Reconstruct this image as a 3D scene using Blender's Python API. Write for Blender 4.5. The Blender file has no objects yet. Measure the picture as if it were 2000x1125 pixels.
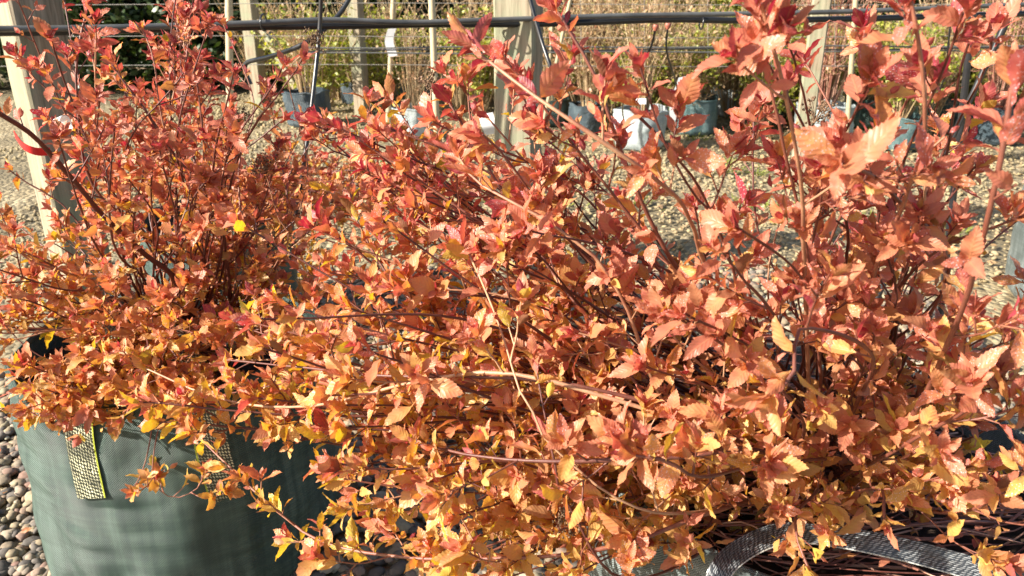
import bpy, math, random
import numpy as np
from mathutils import Vector, Matrix, noise

rng = np.random.default_rng(7)
random.seed(7)
R = math.radians
SC = bpy.context.scene
COL = SC.collection

# ------------------------------------------------------------------ camera
CAM = np.array([0.0, 0.0, 1.1]); PITCH = R(21.6); FPX = 1570.0
cd = bpy.data.cameras.new('camera'); cam = bpy.data.objects.new('camera', cd); COL.objects.link(cam)
cam.location = CAM; cam.rotation_euler = (math.pi/2 - PITCH, 0, 0)
cd.sensor_width = 36.0; cd.lens = 36.0*FPX/2000.0; cd.clip_start = 0.02; cd.clip_end = 600
cd.dof.use_dof = True; cd.dof.focus_distance = 1.15; cd.dof.aperture_fstop = 11.0
SC.camera = cam

# ------------------------------------------------------------------ light
SUN_EL, SUN_AZ = R(29), R(68)          # azimuth: degrees to the left of "behind the camera"
sdir = np.array([-math.sin(SUN_AZ)*math.cos(SUN_EL), -math.cos(SUN_AZ)*math.cos(SUN_EL), math.sin(SUN_EL)])
w = bpy.data.worlds.new("World"); SC.world = w; w.use_nodes = True
nt = w.node_tree; nt.nodes.clear()
sky = nt.nodes.new('ShaderNodeTexSky'); sky.sky_type = 'NISHITA'; sky.sun_disc = False
sky.sun_elevation = SUN_EL; sky.sun_rotation = math.atan2(sdir[0], sdir[1]) % (2*math.pi)
sky.dust_density = 2.0
bg = nt.nodes.new('ShaderNodeBackground'); bg.inputs['Strength'].default_value = 0.085
wo = nt.nodes.new('ShaderNodeOutputWorld')
nt.links.new(sky.outputs[0], bg.inputs[0]); nt.links.new(bg.outputs[0], wo.inputs[0])
sl = bpy.data.lights.new('sun', 'SUN'); sl.energy = 5.0; sl.angle = R(0.6); sl.color = (1.0, 0.93, 0.82)
so = bpy.data.objects.new('sun', sl); COL.objects.link(so)
so.rotation_euler = Vector(sdir).to_track_quat('Z', 'Y').to_euler()
SC.view_settings.view_transform = 'Standard'; SC.view_settings.look = 'None'
SC.view_settings.gamma = 1.0; SC.view_settings.exposure = 1.33
SC.cycles.max_bounces = 8; SC.cycles.transmission_bounces = 4; SC.cycles.diffuse_bounces = 4
SC.cycles.use_adaptive_sampling = True

# ------------------------------------------------------------------ helpers
FW = np.array([0, math.cos(PITCH), -math.sin(PITCH)]); UP = np.array([0, math.sin(PITCH), math.cos(PITCH)]); RT = np.array([1.0, 0, 0])
def at(px, py, Y):
    "the point seen at (px, py) of the 2000x1125 photograph, Y metres ahead"
    d = RT*((px-1000)/FPX) + UP*((562.5-py)/FPX) + FW
    return CAM + d*(Y/d[1])
GZ = -.08            # level of the ground
def gat(px, py, z=GZ):
    d = RT*((px-1000)/FPX) + UP*((562.5-py)/FPX) + FW
    return CAM + d*((z-CAM[2])/d[2])
def nrm(v):
    v = np.asarray(v, float)
    return v/np.maximum(np.linalg.norm(v, axis=-1, keepdims=True), 1e-9)

def tag(o, label=None, cat=None, group=None, kind=None):
    if label: o['label'] = label
    if cat: o['category'] = cat
    if group: o['group'] = group
    if kind: o['kind'] = kind
    return o
def empty(name, loc=(0, 0, 0), rz=0.0):
    o = bpy.data.objects.new(name, None); COL.objects.link(o)
    o.location = loc; o.rotation_euler = (0, 0, rz); o.empty_display_size = .05
    return o
def copy_tree(o, parent=None):
    c = o.copy(); COL.objects.link(c); c.parent = parent
    for ch in list(o.children): copy_tree(ch, c)
    return c

class MB:
    "collects vertices and faces, then links them as one mesh object"
    def __init__(s): s.v = []; s.f = []; s.uv = []; s.tone = []; s.n = 0
    def add(s, v, f, uv=None, tone=None):
        v = np.asarray(v, float).reshape(-1, 3); f = np.asarray(f, int)
        s.v.append(v); s.f.append(f + s.n); s.n += len(v)
        s.uv.append(np.zeros((len(v), 2)) if uv is None else np.asarray(uv, float).reshape(-1, 2))
        s.tone.append(np.zeros((len(v), 2)) if tone is None else np.asarray(tone, float).reshape(-1, 2))
    def build(s, name, mat, parent=None, smooth=True, origin=None):
        me = bpy.data.meshes.new(name)
        V = np.concatenate(s.v); UV = np.concatenate(s.uv); T = np.concatenate(s.tone)
        if origin is not None: V = V - np.asarray(origin, float)
        loops = np.concatenate([f.ravel() for f in s.f]); tot = np.concatenate([np.full(len(f), f.shape[1]) for f in s.f])
        start = np.concatenate([[0], np.cumsum(tot)[:-1]])
        me.vertices.add(len(V)); me.vertices.foreach_set('co', V.astype(np.float32).ravel())
        me.loops.add(len(loops)); me.loops.foreach_set('vertex_index', loops.astype(np.int32))
        me.polygons.add(len(tot)); me.polygons.foreach_set('loop_start', start.astype(np.int32))
        me.polygons.foreach_set('loop_total', tot.astype(np.int32))
        me.polygons.foreach_set('use_smooth', np.full(len(tot), smooth))
        l = me.uv_layers.new(name='UVMap'); l.data.foreach_set('uv', UV[loops].astype(np.float32).ravel())
        a = me.attributes.new('tone', 'FLOAT', 'POINT'); a.data.foreach_set('value', T[:, 0].astype(np.float32))
        a = me.attributes.new('rnd', 'FLOAT', 'POINT'); a.data.foreach_set('value', T[:, 1].astype(np.float32))
        me.update(calc_edges=True); me.validate()
        me.materials.append(mat)
        o = bpy.data.objects.new(name, me); COL.objects.link(o)
        if parent is not None: o.parent = parent
        if origin is not None and parent is None: o.location = origin
        return o

def resample(P, n):
    P = np.asarray(P, float)
    if len(P) > 2:        # catmull-rom
        Q = np.vstack([2*P[0]-P[1], P, 2*P[-1]-P[-2]]); out = []
        m = 12
        for i in range(1, len(Q)-2):
            t = np.linspace(0, 1, m, endpoint=False)[:, None]
            a, b, c, d = Q[i-1], Q[i], Q[i+1], Q[i+2]
            out.append(.5*((2*b)+(-a+c)*t+(2*a-5*b+4*c-d)*t**2+(-a+3*b-3*c+d)*t**3))
        out.append(P[-1][None]); P = np.vstack(out)
    L = np.concatenate([[0], np.cumsum(np.linalg.norm(np.diff(P, axis=0), axis=1))])
    s = np.linspace(0, L[-1], n)
    return np.stack([np.interp(s, L, P[:, k]) for k in range(3)], 1), L[-1]

def tube(mb, P, r, sides=6, cap=True, tone=(0, 0), oval=None):
    P = np.asarray(P, float); n = len(P); r = np.broadcast_to(np.asarray(r, float), (n,))
    T = nrm(np.gradient(P, axis=0)); ref = np.array([0, 0, 1.0]) if abs(T[0][2]) < .9 else np.array([1.0, 0, 0])
    N = np.zeros_like(P); a = nrm(np.cross(T[0], ref))
    for i in range(n):
        a = nrm(a - T[i]*np.dot(a, T[i])); N[i] = a
    B = np.cross(T, N)
    th = np.linspace(0, 2*np.pi, sides, endpoint=False)
    ring = P[:, None] + r[:, None, None]*(np.cos(th)[None, :, None]*N[:, None] + np.sin(th)[None, :, None]*B[:, None])
    i = np.arange(n-1)[:, None]*sides; j = np.arange(sides)[None]; j2 = (j+1) % sides
    f = np.stack([i+j, i+j2, i+sides+j2, i+sides+j], -1).reshape(-1, 4)
    L = np.concatenate([[0], np.cumsum(np.linalg.norm(np.diff(P, axis=0), axis=1))])
    uv = np.stack([np.broadcast_to(th/(2*np.pi), (n, sides)), np.broadcast_to(L[:, None], (n, sides))], -1)
    mb.add(ring, f, uv, np.tile(tone, (n*sides, 1)))
    if cap:
        for k, rev in ((0, True), (n-1, False)):
            c = ring[k]; idx = np.arange(sides)
            vv = np.vstack([c, P[k][None]]); ff = np.stack([idx, (idx+1) % sides, np.full(sides, sides)], 1)
            if rev: ff = ff[:, ::-1]
            mb.add(vv, ff, None, np.tile(tone, (sides+1, 1)))

def boxm(mb, c, size, rz=0.0, bevel=0.006, sub=1, rough=0.0, rx=0.0, ry=0.0):
    "a bevelled box, its long sides cut into rings so it can warp a little"
    sx, sy, sz = [x/2 for x in size]; b = bevel
    prof = np.array([(-sx+b, -sy), (sx-b, -sy), (sx, -sy+b), (sx, sy-b), (sx-b, sy), (-sx+b, sy), (-sx, sy-b), (-sx, -sy+b)])
    zs = np.linspace(-sz, sz, 2+sub*8); rings = []
    for k, z in enumerate(zs):
        s = 1 - (b/sx if k in (0, len(zs)-1) else 0)
        j = rough*rng.normal(size=2)
        rings.append(np.c_[prof*s + j, np.full(8, z)])
    V = np.array(rings); n = len(zs)
    i = np.arange(n-1)[:, None]*8; j = np.arange(8)[None]; j2 = (j+1) % 8
    F = np.stack([i+j, i+j2, i+8+j2, i+8+j], -1).reshape(-1, 4)
    M = np.array(Matrix.Rotation(rz, 3, 'Z') @ Matrix.Rotation(ry, 3, 'Y') @ Matrix.Rotation(rx, 3, 'X'))
    VV = V.reshape(-1, 3) @ M.T + np.asarray(c)
    mb.add(VV, F)
    top = np.arange(8)
    mb.add(VV[-8:], top[None]); mb.add(VV[:8], top[::-1][None])

# ------------------------------------------------------------------ materials
def newmat(name):
    m = bpy.data.materials.new(name); m.use_nodes = True; n = m.node_tree; n.nodes.clear()
    o = n.nodes.new('ShaderNodeOutputMaterial'); b = n.nodes.new('ShaderNodeBsdfPrincipled')
    n.links.new(b.outputs[0], o.inputs[0])
    return m, n, b, o
def N(n, t, **kw):
    x = n.nodes.new(t)
    for k, v in kw.items():
        if k in x.inputs: x.inputs[k].default_value = v
        else: setattr(x, k, v)
    return x
def ramp(n, stops, src=None):
    r = n.nodes.new('ShaderNodeValToRGB'); e = r.color_ramp.elements
    while len(e) < len(stops): e.new(.5)
    for k, (p, c) in enumerate(stops): e[k].position = p; e[k].color = (*c, 1)
    if src is not None: n.links.new(src, r.inputs[0])
    return r
def mth(n, op, a, b=None, c=None):
    x = n.nodes.new('ShaderNodeMath'); x.operation = op
    for i, v in enumerate((a, b, c)):
        if v is None: continue
        if isinstance(v, (int, float)): x.inputs[i].default_value = v
        else: n.links.new(v, x.inputs[i])
    return x.outputs[0]
def mixc(n, fac, a, b, mode='MIX'):
    x = n.nodes.new('ShaderNodeMix'); x.data_type = 'RGBA'; x.blend_type = mode
    for s, v in ((0, fac), (6, a), (7, b)):
        if isinstance(v, (int, float)): x.inputs[s].default_value = v
        elif isinstance(v, tuple): x.inputs[s].default_value = (*v, 1)
        else: n.links.new(v, x.inputs[s])
    return x.outputs[2]
def bump(n, b, h, strength, dist):
    x = N(n, 'ShaderNodeBump', Strength=strength, Distance=dist); n.links.new(h, x.inputs['Height'])
    n.links.new(x.outputs[0], b.inputs['Normal']); return x

def leaf_mat(name, stops, under, trans=.35, veins=True, dew=True, sheen=.42):
    m, n, b, o = newmat(name)
    tn = N(n, 'ShaderNodeAttribute', attribute_name='tone'); rd = N(n, 'ShaderNodeAttribute', attribute_name='rnd')
    tc = N(n, 'ShaderNodeTexCoord'); geo = N(n, 'ShaderNodeNewGeometry')
    sep = N(n, 'ShaderNodeSeparateXYZ'); n.links.new(tc.outputs['UV'], sep.inputs[0])
    u, v = sep.outputs[0], sep.outputs[1]
    av = mth(n, 'ABSOLUTE', v)
    nz = N(n, 'ShaderNodeTexNoise', Scale=75.0, Detail=3.0); n.links.new(tc.outputs['Object'], nz.inputs['Vector'])
    t = mth(n, 'ADD', tn.outputs['Fac'], mth(n, 'MULTIPLY', mth(n, 'SUBTRACT', nz.outputs[0], .5), .38))
    t = mth(n, 'ADD', t, mth(n, 'MULTIPLY', mth(n, 'SUBTRACT', av, .35), .12))
    cr = ramp(n, stops, t)
    col = cr.outputs[0]
    # per leaf value and saturation spread
    hs = N(n, 'ShaderNodeHueSaturation'); n.links.new(col, hs.inputs['Color'])
    n.links.new(mth(n, 'ADD', mth(n, 'MULTIPLY', rd.outputs['Fac'], .5), .74), hs.inputs['Value'])
    col = hs.outputs[0]
    if veins:
        # pinnate veins: lateral lines run forward from the midrib
        ph = mth(n, 'SUBTRACT', mth(n, 'MULTIPLY', u, 8.0), mth(n, 'MULTIPLY', av, 1.9))
        fr = mth(n, 'ABSOLUTE', mth(n, 'SUBTRACT', mth(n, 'FRACT', ph), .5))
        lat = mth(n, 'SMOOTH_MIN', mth(n, 'MULTIPLY', fr, 3.2), 1.0, .3)
        mid = mth(n, 'MINIMUM', mth(n, 'MULTIPLY', av, 9.0), 1.0)
        vein = mth(n, 'MULTIPLY', lat, mid)
        col = mixc(n, mth(n, 'MULTIPLY', mth(n, 'SUBTRACT', 1.0, mid), .35), col, (.62, .36, .16))
        col = mixc(n, mth(n, 'MULTIPLY', mth(n, 'SUBTRACT', 1.0, lat), .18), col, (.35, .08, .04))
        bump(n, b, vein, .32, .0008)
    if dew: col = mixc(n, mth(n, 'MULTIPLY', mth(n, 'LESS_THAN', rd.outputs['Fac'], .05), .75), col, (.20, .095, .05))
    # brown dry spots
    sp = N(n, 'ShaderNodeTexNoise', Scale=160.0, Detail=2.0); n.links.new(tc.outputs['Object'], sp.inputs['Vector'])
    spf = ramp(n, [(.66, (0, 0, 0)), (.72, (1, 1, 1))], sp.outputs[0])
    col = mixc(n, mth(n, 'MULTIPLY', spf.outputs[0], .45), col, (.16, .05, .02))
    col = mixc(n, mth(n, 'MULTIPLY', geo.outputs['Backfacing'], .45), col, under)
    if dew:
        vo = N(n, 'ShaderNodeTexVoronoi', Scale=420.0); n.links.new(tc.outputs['Object'], vo.inputs['Vector'])
        dot = mth(n, 'LESS_THAN', vo.outputs['Distance'], .26)
        msk = mth(n, 'MULTIPLY', dot, mth(n, 'GREATER_THAN', rd.outputs['Fac'], .8))
        col = mixc(n, mth(n, 'MULTIPLY', msk, .6), col, (.85, .72, .74))
    n.links.new(col, b.inputs['Base Color'])
    b.inputs['Roughness'].default_value = sheen; b.inputs['Specular IOR Level'].default_value = .45
    tr = N(n, 'ShaderNodeBsdfTranslucent'); ts = N(n, 'ShaderNodeHueSaturation', Saturation=1.15, Value=1.1)
    n.links.new(col, ts.inputs['Color']); n.links.new(ts.outputs[0], tr.inputs[0])
    mx = N(n, 'ShaderNodeMixShader'); mx.inputs[0].default_value = trans
    n.links.new(b.outputs[0], mx.inputs[1]); n.links.new(tr.outputs[0], mx.inputs[2]); n.links.new(mx.outputs[0], o.inputs[0])
    return m

LEAF = leaf_mat('spirea_leaf', [(0.0, (.66, .50, .10)), (.2, (.70, .42, .11)), (.40, (.66, .28, .13)), (.58, (.60, .20, .14)), (.78, (.53, .14, .125)), (1.0, (.34, .055, .075))],
                (.62, .27, .13), trans=.42)
GREEN = leaf_mat('yellow_green_leaf', [(0, (.14, .20, .02)), (.4, (.32, .35, .04)), (.8, (.52, .50, .08)), (1, (.58, .48, .12))], (.3, .33, .1), veins=False, dew=False)
DARKG = leaf_mat('evergreen_leaf', [(0, (.012, .03, .008)), (.5, (.035, .07, .015)), (1, (.09, .13, .03))], (.06, .09, .03), trans=.2, veins=False, dew=False)
TANL = leaf_mat('tan_leaf', [(0, (.30, .18, .08)), (.5, (.52, .36, .18)), (1, (.60, .32, .22))], (.4, .26, .14), veins=False, dew=False)

def stem_mat(name, dark, mid, light):
    m, n, b, o = newmat(name)
    tc = N(n, 'ShaderNodeTexCoord'); rd = N(n, 'ShaderNodeAttribute', attribute_name='tone')
    nz = N(n, 'ShaderNodeTexNoise', Scale=60.0, Detail=4.0); n.links.new(tc.outputs['Object'], nz.inputs['Vector'])
    f = mth(n, 'ADD', rd.outputs['Fac'], mth(n, 'MULTIPLY', mth(n, 'SUBTRACT', nz.outputs[0], .5), .7))
    cr = ramp(n, [(0, dark), (.5, mid), (1, light)], f)
    n.links.new(cr.outputs[0], b.inputs['Base Color']); b.inputs['Roughness'].default_value = .5
    nb = N(n, 'ShaderNodeTexNoise', Scale=400.0, Detail=2.0); n.links.new(tc.outputs['Object'], nb.inputs['Vector'])
    bump(n, b, nb.outputs[0], .5, .0006)
    return m
STEM = stem_mat('spirea_stem', (.09, .025, .018), (.22, .075, .045), (.48, .27, .15))
TWIG = stem_mat('tan_twig', (.16, .10, .05), (.34, .23, .12), (.52, .40, .22))
CANE = stem_mat('bamboo_cane', (.28, .22, .13), (.42, .34, .21), (.55, .46, .30))
REDT = stem_mat('red_twig', (.16, .05, .035), (.34, .15, .10), (.52, .30, .21))

def simple(name, col, rough=.5, var=.25, scale=20., spec=.5, bmp=0., bs=80., metal=0.):
    m, n, b, o = newmat(name); tc = N(n, 'ShaderNodeTexCoord')
    nz = N(n, 'ShaderNodeTexNoise', Scale=scale, Detail=5.0); n.links.new(tc.outputs['Object'], nz.inputs['Vector'])
    lo = tuple(c*(1-var) for c in col); hi = tuple(min(1, c*(1+var)) for c in col)
    cr = ramp(n, [(.3, lo), (.7, hi)], nz.outputs[0]); n.links.new(cr.outputs[0], b.inputs['Base Color'])
    b.inputs['Roughness'].default_value = rough; b.inputs['Specular IOR Level'].default_value = spec; b.inputs['Metallic'].default_value = metal
    if bmp:
        nb = N(n, 'ShaderNodeTexNoise', Scale=bs, Detail=4.0); n.links.new(tc.outputs['Object'], nb.inputs['Vector']); bump(n, b, nb.outputs[0], .6, bmp)
    return m
BLACKP = simple('black_poly_pipe', (.02, .02, .022), .28, .3, 12, .6)
GREYP = simple('weathered_poly_pipe', (.10, .10, .095), .32, .4, 9, .6)
WIRE = simple('galvanised_wire', (.30, .28, .25), .5, .3, 30, .5, metal=.3)
WHITE = simple('white_plastic', (.8, .8, .8), .4, .06, 30)
REDP = simple('red_plastic', (.6, .02, .02), .35, .1, 30)
RUST = simple('dripper_cap', (.35, .11, .07), .5, .2, 60)
COMPOST = simple('compost', (.035, .022, .015), .9, .5, 60, .2, .01, 60)
BLUEP = simple('blue_plastic', (.12, .25, .42), .4, .2, 30)
SEED = simple('dry_seed_head', (.16, .10, .06), .8, .5, 200, .2)

def timber_mat():
    m, n, b, o = newmat('weathered_timber'); tc = N(n, 'ShaderNodeTexCoord')
    mp = N(n, 'ShaderNodeMapping'); mp.inputs['Scale'].default_value = (28, 28, 1.6); n.links.new(tc.outputs['Object'], mp.inputs[0])
    nz = N(n, 'ShaderNodeTexNoise', Scale=2.0, Detail=8.0, Roughness=.65, Distortion=.6); n.links.new(mp.outputs[0], nz.inputs[0])
    n2 = N(n, 'ShaderNodeTexNoise', Scale=6.0, Detail=4.0); n.links.new(tc.outputs['Object'], n2.inputs[0])
    c1 = ramp(n, [(.30, (.10, .075, .05)), (.42, (.22, .17, .11)), (.56, (.33, .26, .18)), (.75, (.44, .36, .26))], nz.outputs[0])
    c2 = mixc(n, ramp(n, [(.45, (0, 0, 0)), (.7, (1, 1, 1))], n2.outputs[0]).outputs[0], c1.outputs[0], (.24, .27, .17))
    n.links.new(c2, b.inputs['Base Color']); b.inputs['Roughness'].default_value = .8
    bump(n, b, nz.outputs[0], .8, .004); return m
TIMBER = timber_mat()

def bag_mat(name, dark, mid, light, gloss=.38, weave=260.):
    "woven polypropylene: fine weave from the UVs, dusty rubbed streaks"
    m, n, b, o = newmat(name); tc = N(n, 'ShaderNodeTexCoord')
    sep = N(n, 'ShaderNodeSeparateXYZ'); n.links.new(tc.outputs['UV'], sep.inputs[0]); u, v = sep.outputs[0], sep.outputs[1]
    su = mth(n, 'SINE', mth(n, 'MULTIPLY', u, weave*2*math.pi)); sv = mth(n, 'SINE', mth(n, 'MULTIPLY', v, weave*2*math.pi))
    wv = mth(n, 'MULTIPLY', su, sv)
    mp = N(n, 'ShaderNodeMapping'); mp.inputs['Scale'].default_value = (60, 2.2, 1); n.links.new(tc.outputs['UV'], mp.inputs[0])
    st = N(n, 'ShaderNodeTexNoise', Scale=1.0, Detail=5.0, Roughness=.6); n.links.new(mp.outputs[0], st.inputs[0])
    mp2 = N(n, 'ShaderNodeMapping'); mp2.inputs['Scale'].default_value = (2.5, 70, 1); n.links.new(tc.outputs['UV'], mp2.inputs[0])
    st2 = N(n, 'ShaderNodeTexNoise', Scale=1.0, Detail=4.0, Roughness=.6); n.links.new(mp2.outputs[0], st2.inputs[0])
    bl = N(n, 'ShaderNodeTexNoise', Scale=7.0, Detail=6.0, Roughness=.6); n.links.new(tc.outputs['Object'], bl.inputs[0])
    f = mth(n, 'ADD', mth(n, 'MULTIPLY', st.outputs[0], .35), mth(n, 'MULTIPLY', st2.outputs[0], .2))
    f = mth(n, 'ADD', f, mth(n, 'MULTIPLY', bl.outputs[0], .45))
    f = mth(n, 'ADD', f, mth(n, 'MULTIPLY', wv, .07))
    cr = ramp(n, [(.38, dark), (.50, mid), (.64, light)], f); n.links.new(cr.outputs[0], b.inputs['Base Color'])
    rr = mth(n, 'ADD', mth(n, 'MULTIPLY', bl.outputs[0], .35), gloss-.15); n.links.new(rr, b.inputs['Roughness'])
    b.inputs['Specular IOR Level'].default_value = .6
    h = mth(n, 'ADD', wv, mth(n, 'MULTIPLY', bl.outputs[0], 3.0)); bump(n, b, h, .6, .002)
    return m
BAGG = bag_mat('dark_green_woven_fabric', (.010, .030, .024), (.026, .060, .047), (.11, .17, .14))
BAGT = bag_mat('teal_woven_fabric', (.05, .11, .11), (.10, .18, .18), (.26, .35, .34), .32)
BAGB = bag_mat('grey_green_woven_fabric', (.05, .065, .062), (.10, .125, .12), (.28, .31, .30), .36)
BAGS = bag_mat('pale_silver_fabric', (.22, .28, .28), (.42, .48, .48), (.66, .70, .70), .3)
BAGD = bag_mat('dark_slate_fabric', (.02, .035, .045), (.04, .065, .08), (.10, .14, .16), .4)

def web_mat(name, bright, dark, edge):
    m, n, b, o = newmat(name); tc = N(n, 'ShaderNodeTexCoord')
    sep = N(n, 'ShaderNodeSeparateXYZ'); n.links.new(tc.outputs['UV'], sep.inputs[0]); u, v = sep.outputs[0], sep.outputs[1]
    col_ = mth(n, 'FLOOR', mth(n, 'MULTIPLY', u, 11.0))
    wn = N(n, 'ShaderNodeTexNoise', Scale=110.0, Detail=3.0); n.links.new(tc.outputs['Object'], wn.inputs[0])
    u2 = mth(n, 'ADD', mth(n, 'MULTIPLY', u, 11.0), mth(n, 'MULTIPLY', mth(n, 'SUBTRACT', wn.outputs[0], .5), .9)); col_ = mth(n, 'FLOOR', u2)
    fu = mth(n, 'SUBTRACT', mth(n, 'FRACT', u2), .5)
    vv = mth(n, 'ADD', mth(n, 'ADD', mth(n, 'ADD', mth(n, 'MULTIPLY', v, 150.0), mth(n, 'MULTIPLY', wn.outputs[0], 1.6)), mth(n, 'MULTIPLY', fu, .75)), mth(n, 'MULTIPLY', col_, .30))
    fv = mth(n, 'SUBTRACT', mth(n, 'FRACT', vv), .5)
    d = mth(n, 'SQRT', mth(n, 'ADD', mth(n, 'MULTIPLY', mth(n, 'MULTIPLY', fu, fu), 3.6), mth(n, 'MULTIPLY', mth(n, 'MULTIPLY', fv, fv), 5.2)))
    k = ramp(n, [(.55, (1, 1, 1)), (.85, (0, 0, 0))], d)
    nz = N(n, 'ShaderNodeTexNoise', Scale=30.0, Detail=3.0); n.links.new(tc.outputs['Object'], nz.inputs[0])
    br = mixc(n, ramp(n, [(.38, (0, 0, 0)), (.6, (1, 1, 1))], nz.outputs[0]).outputs[0], bright, tuple(c*.35 for c in bright))
    c = mixc(n, k.outputs[0], dark, br)
    ed = mth(n, 'GREATER_THAN', u, .955); c = mixc(n, ed, c, edge)
    n.links.new(c, b.inputs['Base Color']); b.inputs['Roughness'].default_value = .3; b.inputs['Specular IOR Level'].default_value = .7
    bump(n, b, k.outputs[0], 1.0, .0012); return m
WEBY = web_mat('yellow_flecked_webbing', (.78, .76, .50), (.02, .025, .015), (.35, .40, .03))
WEBW = web_mat('white_flecked_webbing', (.40, .42, .43), (.03, .035, .04), (.5, .5, .45))

def ground_mat():
    m, n, b, o = newmat('gravel_ground'); tc = N(n, 'ShaderNodeTexCoord')
    vo = N(n, 'ShaderNodeTexVoronoi', Scale=38.0); n.links.new(tc.outputs['Object'], vo.inputs['Vector'])
    n1 = N(n, 'ShaderNodeTexNoise', Scale=1.3, Detail=5.0); n.links.new(tc.outputs['Object'], n1.inputs['Vector'])
    n2 = N(n, 'ShaderNodeTexNoise', Scale=90.0, Detail=4.0); n.links.new(tc.outputs['Object'], n2.inputs['Vector'])
    s = N(n, 'ShaderNodeSeparateColor'); n.links.new(vo.outputs['Color'], s.inputs[0])
    c1 = ramp(n, [(0, (.20, .15, .08)), (.4, (.31, .24, .13)), (.75, (.40, .32, .18)), (1, (.48, .40, .25))], s.outputs[0])
    c2 = mixc(n, ramp(n, [(.38, (0, 0, 0)), (.6, (.85, .85, .85))], n1.outputs[0]).outputs[0], c1.outputs[0], (.15, .12, .065))
    c3 = mixc(n, mth(n, 'MULTIPLY', n2.outputs[0], .5), c2, (.16, .13, .08))
    n.links.new(c3, b.inputs['Base Color']); b.inputs['Roughness'].default_value = .85
    inv = mth(n, 'SUBTRACT', 1.0, vo.outputs['Distance']); bump(n, b, mth(n, 'ADD', inv, mth(n, 'MULTIPLY', n2.outputs[0], .3)), 1.0, .012)
    return m
GROUND = ground_mat()
def pebble_mat():
    m, n, b, o = newmat('river_pebbles'); tc = N(n, 'ShaderNodeTexCoord'); rd = N(n, 'ShaderNodeAttribute', attribute_name='rnd')
    tn = N(n, 'ShaderNodeAttribute', attribute_name='tone')
    c = ramp(n, [(0, (.09, .08, .07)), (.3, (.17, .145, .12)), (.5, (.26, .20, .13)), (.7, (.32, .27, .17)), (.85, (.22, .13, .10)), (1, (.42, .38, .27))], rd.outputs['Fac'])
    nz = N(n, 'ShaderNodeTexNoise', Scale=120.0, Detail=5.0); n.links.new(tc.outputs['Object'], nz.inputs[0])
    c2 = mixc(n, .45, c.outputs[0], nz.outputs[0], 'OVERLAY')
    c3 = mixc(n, tn.outputs['Fac'], c2, (.38, .30, .15))
    n.links.new(c3, b.inputs['Base Color']); b.inputs['Roughness'].default_value = .8; b.inputs['Specular IOR Level'].default_value = .3; bump(n, b, nz.outputs[0], .6, .001); return m
PEB = pebble_mat()

# ------------------------------------------------------------------ ground
mb = MB()
xs = np.concatenate([[-300, -60, -20], np.linspace(-8, 10, 60), [25, 60, 300]]); ys = np.concatenate([[-100, -10], np.linspace(-2, 16, 60), [25, 60, 400]])
X, Y = np.meshgrid(xs, ys); Z = np.array([[0.012*noise.noise((x*.9, y*.9, 3)) if abs(x) < 12 and -3 < y < 17 else 0.0 for x in xs] for y in ys]) - .012 + GZ
ny, nx = X.shape; i = np.arange(ny-1)[:, None]*nx + np.arange(nx-1)[None]
mb.add(np.stack([X, Y, Z], -1), np.stack([i, i+1, i+nx+1, i+nx], -1).reshape(-1, 4))
tag(mb.build('ground', GROUND), kind='structure')

def ico(sub):
    import bmesh
    bm = bmesh.new(); bmesh.ops.create_icosphere(bm, subdivisions=sub, radius=1.0)
    v = np.array([x.co[:] for x in bm.verts]); f = np.array([[x.index for x in q.verts] for q in bm.faces]); bm.free(); return v, f
def pebbles(name, boxes, sub, label, cat='gravel'):
    V0, F0 = ico(sub); mb = MB()
    for (x0, x1, y0, y1, n, r0, r1, tone) in boxes:
        x = rng.uniform(x0, x1, n); y = rng.uniform(y0, y1, n); r = rng.uniform(r0, r1, n)*rng.uniform(.7, 1.25, n)
        S = np.stack([r*rng.uniform(.9, 1.45, n), r*rng.uniform(.7, 1.1, n), r*rng.uniform(.45, .8, n)], 1)
        a = rng.uniform(0, 6.28, n); tl = rng.normal(0, .25, n)
        V = V0[None]*(1+.12*rng.normal(size=(n, len(V0), 1)))*S[:, None]
        V = np.stack([V[..., 0]*np.cos(tl)[:, None]-V[..., 2]*np.sin(tl)[:, None], V[..., 1], V[..., 0]*np.sin(tl)[:, None]+V[..., 2]*np.cos(tl)[:, None]], -1)
        V = np.stack([V[..., 0]*np.cos(a)[:, None]-V[..., 1]*np.sin(a)[:, None], V[..., 0]*np.sin(a)[:, None]+V[..., 1]*np.cos(a)[:, None], V[..., 2]], -1)
        V += np.stack([x, y, S[:, 2]*rng.uniform(-.1, .9, n)-.004+GZ], 1)[:, None]
        F = F0[None]+np.arange(n)[:, None, None]*len(V0)
        T = np.stack([np.repeat(np.full(n, tone), len(V0)), np.repeat(rng.uniform(0, 1, n), len(V0))], 1)
        mb.add(V.reshape(-1, 3), F.reshape(-1, 3), None, T)
    return tag(mb.build(name, PEB), label, cat, kind='stuff')
pebbles('pebbles', [(-1.6, -.7, .95, 2.3, 5200, .006, .016, 0), (-.9, 1.6, 1.5, 3.2, 7500, .008, .018, 0), (-.6, .4, .7, 1.6, 1600, .008, .018, 0)], 2,
        'rounded grey and cream pebbles covering the ground under the bags')
pebbles('gravel', [(-2.6, 3.6, 3.0, 5.5, 11000, .006, .014, .55), (-3.6, 4.6, 5.3, 8.5, 9000, .007, .016, .7)], 1,
        'fine pale tan gravel spread between the far rows of pots')

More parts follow.
